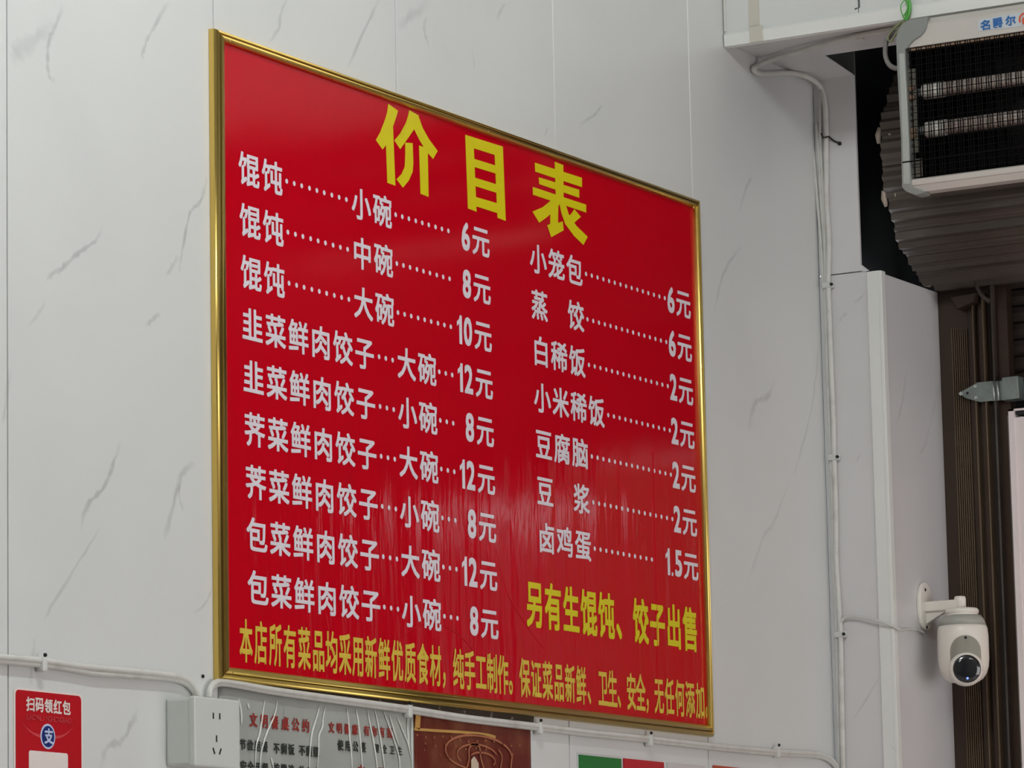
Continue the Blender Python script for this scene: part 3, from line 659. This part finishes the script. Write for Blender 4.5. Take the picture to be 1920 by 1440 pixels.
def sign(name, x0, y0, x1, y1, m, lab, text=None, tm=None, hgt=.2, border=None):
    a, b_ = A(x0, y0, -.003), A(x1, y1, -.003); z1 = (a.z+b_.z)/2
    r = empty(name, ((a.x+b_.x)/2, -.001, z1-hgt), lab, 'sign', 'small signs below the price board')
    if border: plate('sign_border', a.x-.004, b_.x+.004, z1-hgt-.004, z1+.004, -.0014, .001, border, r)
    plate('sign_face', a.x, b_.x, z1-hgt, z1, -.003, .002, m, r)
    if text:
        t = Text((0, -.0034, 0), (1, 0, 0), (0, 0, 1)); n = len(text); p = (b_.x-a.x-.03)/n
        for i, ch in enumerate(text): t.ink(ch, a.x+.014+p*i, a.x+.014+p*(i+.9), z1-.062, z1-.022, .04)
        t.build('lettering', tm, r)
    return r
sign('green_sign', 1086, 1414.5, 1165, 1423, M['green'], 'plain green sign under the right part of the board', border=M['sgwhite'])
sign('red_sign', 1170, 1422, 1245, 1429, M['sgred'], 'red sign with white lettering just right of the green sign', '百宝', M['stwhite'])
sign('white_sign', 1252, 1430, 1322, 1436, M['sgwhite'], 'pale white sign between the red sign and the orange sign')
sign('orange_sign', 1338, 1436, 1430, 1443, M['sgorange'], 'orange-red sign, rightmost of the signs under the board')

# ------------------------------------------------------------------ roller shutter
yd = -.134; Xd, Zd, RD = 2.405, B(1739, 334, 2.405).z, .228
YE = -3.24
sh = empty('roller_shutter', (Xd, yd, Zd-RD), 'rolled-up dark brown steel shutter in the black void above the doorway', 'shutter')
# slats wrapped round the roll: each a ribbed strip, every one its own part
ns = 22
for k in range(ns):
    a0 = math.radians(360*k/ns+4); a1 = math.radians(360*(k+1)/ns+4); bmm = MB()
    pr_ = []
    steps = 12
    rad_in = RD-.012+.010*(k/ns)
    for i in range(steps+1):
        f = i/steps; aa = a0+(a1-a0)*f
        r_ = rad_in + .010*math.sin(math.pi*f)**.6 + .004*math.cos(f*math.pi*6)
        pr_.append((aa, r_))
    outl = [Vector((Xd-r_*math.cos(aa), yd, Zd-r_*math.sin(aa))) for aa, r_ in pr_] + [Vector((Xd-(r_-.010)*math.cos(aa), yd, Zd-(r_-.010)*math.sin(aa))) for aa, r_ in pr_[::-1]]
    yo = .004*(k % 2)
    outl = [v+Vector((0, -yo, 0)) for v in outl]
    bmm.prism(outl, (0, YE-yd, 0)).build('slat', M['slat'], sh)
    # dark joint hook between slats
    am = a0; ctr = Vector((Xd-(rad_in+.001)*math.cos(am), yd, Zd-(rad_in+.001)*math.sin(am)))
    if k % 4 == 1:
        cp = MB(); tdir = Vector((math.sin(am), 0, -math.cos(am)))
        cp.tube([ctr+tdir*-.016+Vector((0, .004, 0)), ctr+Vector((0, .006, 0)), ctr+tdir*.016+Vector((0, .004, 0))], [.0045, .0065, .004], 8).build('slat_end_cap', M['slatcap'], sh)
        MB().lathe([(0, 0), (.005, 0), (.004, .003), (0, .004)], ctr+Vector((0, .002, 0))+Vector((Xd, yd, Zd)-ctr).normalized()*.0 if False else ctr+(Vector((Xd, yd, Zd))-ctr).normalized()*.012+Vector((-.012, -.02, 0)), (-1, 0, -.3), 10).build('end_rivet', M['slatcap'], sh)
MB().lathe([(0, -.02), (RD-.025, -.02), (RD-.025, .0), (0, .0)], (Xd, yd-.006, Zd), (0, 1, 0), 32).build('end_disc', M['rollend'], sh)
# curtain hanging behind the guide
XK = 2.485
zk = B(1895, 700, XK).z
for i in range(9):
    z0 = zk+i*.034
    pts = [Vector((XK, -.16, z0)), Vector((XK-.007, -.16, z0+.006)), Vector((XK-.009, -.16, z0+.017)), Vector((XK-.006, -.16, z0+.029)), Vector((XK, -.16, z0+.033)), Vector((XK+.006, -.16, z0+.017))]
    MB().prism(pts, (0, YE+.16, 0)).build('curtain_slat', M['slat'], sh)
MB().box(XK-.012, XK+.012, YE, -.16, zk-.050, zk-.002).build('bottom_bar', M['alu'], sh, bevel=.003)
# lintel strip and bracket pieces under the roll
c = [B(*p, XG-.03) for p in ((1781, 556), (1829, 548), (1826, 566), (1794, 580))]
gm_ = c
MB().tube(path([(1828, 520), (1832, 538), (1841, 554), (1855, 565)], lambda x, y: B(x, y, XG-.05)), .006, 8, .5).build('strap', M['slat'], sh)

# guide rail
gl = empty('shutter_guide_rail', (XG+.01, -.2, ZF), 'dark bronze vertical shutter guide rail with fine grooves beside the doorway', 'rail')
MB().prism(gm_, (.031, 0, 0)).build('guide_mouth', M['alu'], gl, bevel=.002)
gx = lambda px, py=1000: B(px, py, XG).y
zt3 = B(1800, 548, XG).z+.012
yR = ly+.002
cols = [(1783, 1822), (1822, 1845), (1845, 1862), (1862, 1884)]
MB().box(XG+.002, XG+.03, yR+.008, YR-.0005, ZF, zt3).build('rail_body', M['alu'], gl)
def rib_at(px, wpx, dep, m, zlo=ZF, ztop=None, name='rib'):
    y0, y1 = gx(px-wpx/2), gx(px+wpx/2)
    MB().box(XG-dep, XG+.004, y1, y0, zlo, ztop or B(px, 615, XG).z).build(name, m, gl, bevel=min(.0012, dep*.4, abs(y1-y0)*.3))
for px in (1799, 1803, 1807, 1811, 1815, 1819, 1823, 1827):
    rib_at(px, 1.7, .0022, M['rib'])
rib_at(1836, 8, .004, M['alu'], ztop=zt3-.02)
rib_at(1843.5, 3.0, .012, M['rib'], ztop=zt3-.03)
rib_at(1856, 9, .006, M['alu'], ztop=zt3-.02)
rib_at(1863.5, 3.2, .015, M['rib'], ztop=zt3-.02)
rib_at(1874, 5, .004, M['hole'], ztop=zt3, name='channel_slot')
rib_at(1880, 4, .012, M['slat'], ztop=zt3)
tag(MB().tube([(XG-.019, ly+.006, ZF), (XG-.019, ly+.006, lz-.01)], .0035, 8).build('grey_conduit', M['cablegrey']), 'thin grey conduit between the bronze rail and the white door leaf', 'conduit')
# galvanised bracket
XP = XG-.016
bk = [B(*p, XP) for p in ((1796, 737), (1812, 729), (1832, 717), (1862, 714), (1862, 751), (1838, 754), (1812, 747))]
hb = MB().prism(bk, (.004, 0, 0)).build('bracket_plate', M['zinc'], gl, bevel=.0006); hb['label'] = 'galvanised pointed bracket plate with three rivets'
bk = [B(*p, XP-.004) for p in ((1878, 708), (1908, 704), (1911, 747), (1879, 751))]
blk = MB().prism(bk, (.03, 0, 0)).build('bracket_block', M['zinc'], gl, bevel=.002); blk['label'] = 'square galvanised bracket block'
bk = [B(*p, XP+.002) for p in ((1860, 716), (1880, 714), (1880, 750), (1860, 752))]
MB().prism(bk, (.004, 0, 0)).build('bracket_neck', M['zinc'], gl)
for px, py in ((1862, 715), (1870, 714)):
    MB().tube([B(px, py, XP-.002), B(px+1, py+17, XP-.003), B(px+3, py+36, XP-.002)], .0022, 6).build('hinge_edge', M['rivet'], gl)
for px, py in ((1829, 724), (1830, 745), (1802, 738)):
    MB().lathe([(0, 0), (.0042, 0), (.0042, .0012), (.002, .002), (.0016, .0008), (0, .0008)], B(px, py, XP-.0005), (-1, 0, 0), 14).build('rivet', M['rivet'], hb)
MB().lathe([(0, 0), (.0026, 0), (.0026, .0004), (0, .0004)], B(1814, 737, XP-.0003), (-1, 0, 0), 12).build('screw_hole', M['hole'], hb)

# ------------------------------------------------------------------ infrared heater
XH = 1.742; YH = -.98
ht = empty('infrared_heater', (XH+.03, -.68, B(1700, 358, XH).z), 'cream and grey quartz infrared heater with two tubes behind black wire grille', 'heater')
Hx = lambda px, py, d=0: B(px, py, XH+d)
cap = [(1738, 31), (1722, 33.5), (1708, 36.5), (1699, 39), (1692, 44), (1686, 53), (1682, 62), (1680.5, 72), (1680.5, 92), (1682, 130), (1685.5, 195), (1689, 260), (1691, 350), (1694, 355), (1699, 359), (1708, 363), (1717, 365.5), (1730, 363), (1733, 358.5), (1722, 354), (1709, 351), (1707.5, 330), (1706, 300), (1703, 230), (1699, 150), (1696.5, 92), (1701, 90), (1706.5, 81.5), (1714, 74), (1723, 68.5), (1730, 62), (1734, 56), (1737, 47)]
MB().prism([Hx(x, y, -.006) for x, y in cap], (.030, 0, 0)).build('end_cap', M['hgrey'], ht, bevel=.0012)
sb = [(1685.5, 100), (1694.5, 100), (1698, 160), (1703, 260), (1705.5, 345), (1694, 345), (1692, 262), (1689.5, 200)]
MB().prism([Hx(x, y, -.0065) for x, y in sb], (.004, 0, 0)).build('side_bar', M['hbar'], ht, bevel=.0008)
zt4 = Hx(1740, 31).z; zcr = Hx(1742, 42.5).z; zb4 = Hx(1703, 90).z; y0h = Hx(1700, 85).y
def yprism(prof_, y0, y1): return MB().prism([Vector((XH+x, y0, z)) for x, z in prof_], (0, y1-y0, 0))
yprism([(.012, zt4), (.0, zcr), (-.001, zcr-.002), (-.001, zb4), (.006, zb4-.001), (.05, zb4+.005), (.05, zt4)], y0h-.003, YH).build('top_housing', M['hwhite'], ht, bevel=.0008)
yprism([(-.0025, zb4-.0035), (-.0025, zb4-.0065), (.004, zb4-.0065), (.004, zb4-.0035)], y0h-.006, YH).build('trim_rod', M['copper'], ht)
zr1 = Hx(1710, 335.5).z; zr0 = Hx(1733, 358.5).z
y1h = Hx(1709, 340).y
yprism([(.002, zr1), (-.003, zr1-.003), (-.003, (zr1+zr0)/2), (-.001, (zr1+zr0)/2-.001), (.004, zr0), (.03, zr0), (.03, zr1)], y1h-.001, YH).build('bottom_rail', M['hwhite'], ht, bevel=.0008)
# reflector shell: open to the front
rf = []
zu, zl = zb4-.002, zr1+.001
for i in range(13):
    a_ = math.pi*i/12; rf.append((.012+.062*math.sin(a_)**.7, (zu+zl)/2+(zu-zl)/2*math.cos(a_)))
rf2 = [(x+.004, z) for x, z in rf[::-1]]
yprism(rf+rf2, y0h+.003, YH).build('reflector', M['hdark'], ht, smooth=True)
MB().prism([Vector((XH+x, y0h+.005, z)) for x, z in rf], (0, -.004, 0)).build('reflector_end', M['hdark'], ht)
MB().prism([Vector((XH+.012, YH, zl)), Vector((XH+.075, YH, zl)), Vector((XH+.075, YH, zu)), Vector((XH+.012, YH, zu))], (0, -.004, 0)).build('reflector_end', M['hdark'], ht)
XT = .020
for (cx, cy, ex, ey) in ((1750, 169.5, 1920, 141), (1753, 241, 1920, 214)):
    a = Hx(1733 if cy < 200 else 1738, cy+(1750-1733)*.165, XT); e_ = Hx(ex, ey, XT); e_ = Vector((a.x, YH+.03, a.z))
    m0 = a+Vector((0, -.040, 0))
    tb = MB().tube([m0, e_], .0138, 18).build('quartz_tube', M['tube'], ht)
    MB().tube([a, a+Vector((0, -.041, 0))], .0150, 18).build('tube_end', M['tubeb'], tb)
    MB().tube([a+Vector((0, .020, 0)), a], .008, 10).build('tube_pin', M['hgrey'], tb)
    # heating coil windings showing through the tube
    cw = MB(); y = m0.y
    while y > YH+.04:
        n = 12; cw.tube([Vector((a.x+.0140*math.cos(2*math.pi*k/n), y-.002*k/n, a.z+.0140*math.sin(2*math.pi*k/n))) for k in range(n+1)], .0006, 4, caps=False); y -= .0105
    tag(cw.build('coil_winding', M['coil'], tb), kind='stuff')
# terminal plate with holes
tpl = MB().prism([Hx(*p, .006) for p in ((1701, 130), (1716, 128), (1722, 285), (1706, 287))], (.003, 0, 0)).build('terminal_plate', M['term'], ht)
for py in (146, 176, 190, 204, 216, 228, 262, 273):
    MB().prism([Hx(1708+(py-146)*.03+dx_, py+dy_, .0055) for dx_, dy_ in ((-3, -1.5), (3, -2.2), (3, .8), (-3, 1.5))], (.0006, 0, 0)).build('slot', M['hole'], tpl)
for py in (166, 183, 244, 254):
    MB().lathe([(0, 0), (.007, 0), (.006, .004), (0, .005)], Hx(1709+(py-166)*.04, py, .006), (-1, 0, 0), 12).build('terminal_screw', M['copper'], tpl)
MB().prism([Hx(*p, .006) for p in ((1706, 300), (1728, 296), (1731, 330), (1710, 334))], (.003, 0, 0)).build('corner_bracket', M['term'], ht, bevel=.0006)
# wire grille
gw = MB(); XW = XH-.003
y = Hx(1712, 200).y; i = 0
while y > YH+.02:
    gw.box(XW-.0008, XW+.0008, y-.0008, y+.0008, zl, zu)
    if i % 2 == 1: gw.box(XW-.0007, XW+.0007, y-.0052, y-.0040, zl, zu)
    y -= .0098 if i else .012; i += 1
z = zl+.006
while z < zu-.004:
    gw.box(XW-.0022, XW-.0008, YH, Hx(1708, 200).y, z-.0006, z+.0006); z += .0128
z = Hx(1700, 305).z; gw.box(XW-.004, XW-.001, YH, Hx(1694.5, 305).y, z-.0012, z+.0012)
tag(gw.build('wire_grille', M['wire'], ht), kind='stuff')
# lettering on the housing
def TL(): return Text((XH-.0026, 0, 0), (0, -1, 0), (0, 0, 1))
lb = [Hx(*p, -.0012) for p in ((1834, 37), (1906, 24.5), (1940, 19), (1940, 45), (1906, 51), (1834, 59))]
MB().prism(lb, (-.0006, 0, 0)).build('pale_label', M['logobg'], ht)
t = TL()
for ch, x0, y0, x1, y1 in (('名', 1838, 38, 1857, 56), ('爵', 1861, 33.5, 1881, 52), ('尔', 1885, 29.5, 1905, 47.5)):
    a, b_ = Hx(x0, y0, -.002), Hx(x1, y1-.0, -.002); t.ink(ch, -a.y, -b_.y, min(a.z, b_.z)+.001, max(a.z, b_.z)-.001, .03)
t.build('blue_lettering', M['logob'], ht)
t = TL(); a = Hx(1910, 27, -.002)
for k in range(12):
    t0, t1 = math.pi*(1.15-1.3*k/12), math.pi*(1.15-1.3*(k+1)/12); c = Hx(1921, 36, -.002)
    t.poly([(-c.y+r_*math.cos(tt_), c.z+r_*1.1*math.sin(tt_)) for r_, tt_ in ((.0115, t0), (.0115, t1), (.0078, t1), (.0078, t0))])
c = Hx(1919, 40, -.002); t.poly([(-c.y-.002, c.z-.006), (-c.y+.002, c.z-.006), (-c.y+.003, c.z+.004), (-c.y, c.z+.009), (-c.y-.003, c.z+.003)])
t.build('red_emblem', M['logor'], ht)
# heater power cable loop and green tie
tag(MB().tube(path([(1690, 60), (1676, 62), (1664, 74), (1660, 90), (1661, 108), (1668, 122), (1680, 128), (1694, 126)], lambda x, y: B(x, y, XH+.03)), .0048, 8).build('heater_cord', M['cablegrey']), 'dark grey heater cord looped beside the grey end cap', 'cord')
gt = empty('twist_tie', B(1697, 40, XS-.012), 'bright green twisted tie hanging the heater from the beam', 'tie')
g = MB(); f = lambda x, y: B(x, y, XS-.006)
g.tube(path([(1702, -12), (1706, 10), (1704, 28), (1699, 38)], f), .0030, 8); g.tube(path([(1695, -12), (1702, 12), (1700, 25), (1696, 38)], f), .0022, 8)
g.tube(path([(1698, -2), (1690, 8), (1689, 18), (1693, 30), (1697, 38)], lambda x, y: B(x, y, XS-.008)), .0010, 6); g.tube(path([(1698, -2), (1702, 8), (1700, 20), (1694, 30)], lambda x, y: B(x, y, XS-.009)), .0012, 6)
g.build('green_strand', M['tie'], gt)
g = MB(); g.tube(path([(1697, 37), (1690, 42), (1679, 52), (1668, 64), (1663, 76)], f), .0020, 6); g.tube(path([(1697, 38), (1688, 52), (1678, 66), (1670, 79)], f), .0022, 6); g.tube(path([(1696, 36), (1684, 44), (1672, 56), (1666, 70), (1668, 79), (1676, 76)], f), .0012, 6)
o = g.build('dusty_strand', M['tieb'], gt); o['label'] = 'dusty olive tie strands'

# ------------------------------------------------------------------ security camera
mc = A(1730, 1137, YR)
cx0 = mc.x
sc_ = empty('security_camera', (cx0, YR, B(1805, 1290, cx0).z), 'white pan-tilt security camera on a bracket in the door reveal', 'camera')
pl = MB()
ol = []
hh = .047; hw = .030
for k in range(24):
    a_ = 2*math.pi*k/24; ol.append(Vector((mc.x+hw*math.cos(a_), YR, mc.z+hh*math.copysign(abs(math.sin(a_))**.85, math.sin(a_)))))
pl.prism(ol, (0, -.009, 0)).build('base_plate', M['camw'], sc_, bevel=.003)
for px, py in ((1735, 1106), (1738, 1176)):
    MB().lathe([(0, 0), (.0035, 0), (.0030, .0008), (0, .0008)], A(px, py, YR-.0092), (0, -1, 0), 12).build('screw_hole', M['hole'], sc_)
bc = B(1806, 1212, cx0); yb_ = bc.y; zarm = B(1770, 1136, cx0).z
MB().box(cx0-.011, cx0+.011, yb_-.004, YR-.008, zarm-.010, zarm+.010).build('arm', M['camw'], sc_, bevel=.003)
MB().prism([Vector((cx0-.005, YR-.008, zarm-.010)), Vector((cx0-.005, YR-.008, zarm-.034)), Vector((cx0-.005, YR-.050, zarm-.012)), Vector((cx0-.005, YR-.050, zarm-.008))], (.010, 0, 0)).build('arm_gusset', M['camw'], sc_, bevel=.002)
kz = B(1803, 1118, cx0).z
MB().lathe([(0, kz+.001), (.010, kz), (.0115, kz-.004), (.0115, zarm-.012), (0, zarm-.012)], (cx0, yb_+.003, 0), (0, 0, 1), 20).build('knuckle', M['camw'], sc_, smooth=False)
z = lambda py: B(1806, py, cx0).z
MB().lathe([(0, z(1141)), (.030, z(1141)), (.033, z(1144)), (.033, z(1150)), (.031, z(1151)), (.031, z(1153)), (.036, z(1155)), (0, z(1155))], (cx0, yb_, 0), (0, 0, 1), 32).build('top_cap', M['camw'], sc_)
MB().lathe([(0, z(1155)), (.0375, z(1155)), (.0430, z(1163)), (.0466, z(1174)), (0, z(1174))], (cx0, yb_, 0), (0, 0, 1), 36).build('grey_band', M['camg'], sc_)
ff = Vector((-.87, -.49, -.06)).normalized()
# shell: turned body with rounded foot
ptop, pbot = z(1174), z(1279)
hgt = ptop-pbot
pr2 = [(0, ptop), (.0468, ptop), (.0488, ptop-.006), (.0500, ptop-.02), (.0500, pbot+.045), (.0485, pbot+.030), (.0440, pbot+.016), (.0370, pbot+.006), (.028, pbot), (0, pbot-.001)]
body = MB().lathe(pr2, (cx0, yb_, 0), (0, 0, 1), 40).build('shell', M['camw'], sc_)
side = Vector((0, 0, 1)).cross(ff).normalized(); side = Vector((side.x, side.y, 0)).normalized()
fh = Vector((ff.x, ff.y, 0)).normalized(); ctr = Vector((cx0, yb_, 0))
# arch on the front (thin panel, recess shade put into its colour) + tilting eye
ec_z = z(1257)
eye_c = ctr + fh*.024 + Vector((0, 0, ec_z))
arch = []
ar = .0300
for k in range(13):
    a_ = math.pi*k/12; arch.append((ar*math.cos(a_), ar*math.sin(a_)))
az = z(1224)
def shell_pt(s_, zz, o_=.0006):   # point on the turned shell, s_ sideways, o_ proud
    r_ = .0503; return ctr + side*s_ + fh*(math.sqrt(max(r_*r_-s_*s_, 0))+o_) + Vector((0, 0, zz))
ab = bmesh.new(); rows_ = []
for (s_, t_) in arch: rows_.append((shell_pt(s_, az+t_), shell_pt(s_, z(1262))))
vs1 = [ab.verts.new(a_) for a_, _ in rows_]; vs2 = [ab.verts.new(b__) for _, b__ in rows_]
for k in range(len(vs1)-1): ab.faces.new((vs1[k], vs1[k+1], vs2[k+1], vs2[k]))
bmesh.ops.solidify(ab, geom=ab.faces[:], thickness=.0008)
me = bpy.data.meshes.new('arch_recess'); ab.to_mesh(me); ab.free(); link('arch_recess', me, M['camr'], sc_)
ball = MB()
prb = []
for k in range(17):
    a_ = math.pi*k/16; prb.append((.0335*math.sin(a_), -.0335*math.cos(a_)))
ball.lathe(prb, eye_c, ff, 32).build('eye_ball', M['camw'], sc_)
MB().lathe([(.0, -.005), (.0325, -.005), (.0335, .018), (.0315, .0270), (.0268, .0312), (0, .0312)], eye_c, ff, 36).build('eye_housing', M['camw'], sc_)
MB().lathe([(0, .030), (.0272, .030), (.0272, .0318), (.0255, .0330), (.018, .0345), (0, .0352)], eye_c, ff, 36).build('lens_window', M['lens'], sc_)
lc = eye_c + ff*.0345 - Vector((0, 0, 1))*.0185
MB().lathe([(0, 0), (.0022, 0), (.0018, .001), (0, .0012)], lc, ff, 10).build('status_light', M['led'], sc_)
dp = shell_pt(0, z(1200), .0005); MB().lathe([(0, 0), (.0028, 0), (.0024, .0006), (0, .0006)], dp+Vector((0, 0, 0)), fh, 12).build('sensor_dot', M['hole'], sc_)
# camera cable
cc = [B(1577, 1166, XB-.002), B(1586, 1157, XC-.010), B(1610, 1156, XC-.012), B(1640, 1163, XC-.014), B(1665, 1170, XC-.012), A(1688, 1181, YR-.012), A(1702, 1180, YR-.006), A(1720, 1181, YR-.003), A(1732, 1186, YR-.004)]
tag(MB().tube(catmull(cc, 6), .0026, 8).build('camera_cable', M['cable']), 'thin white cable crossing from the corner bundle to the security camera', 'cable')
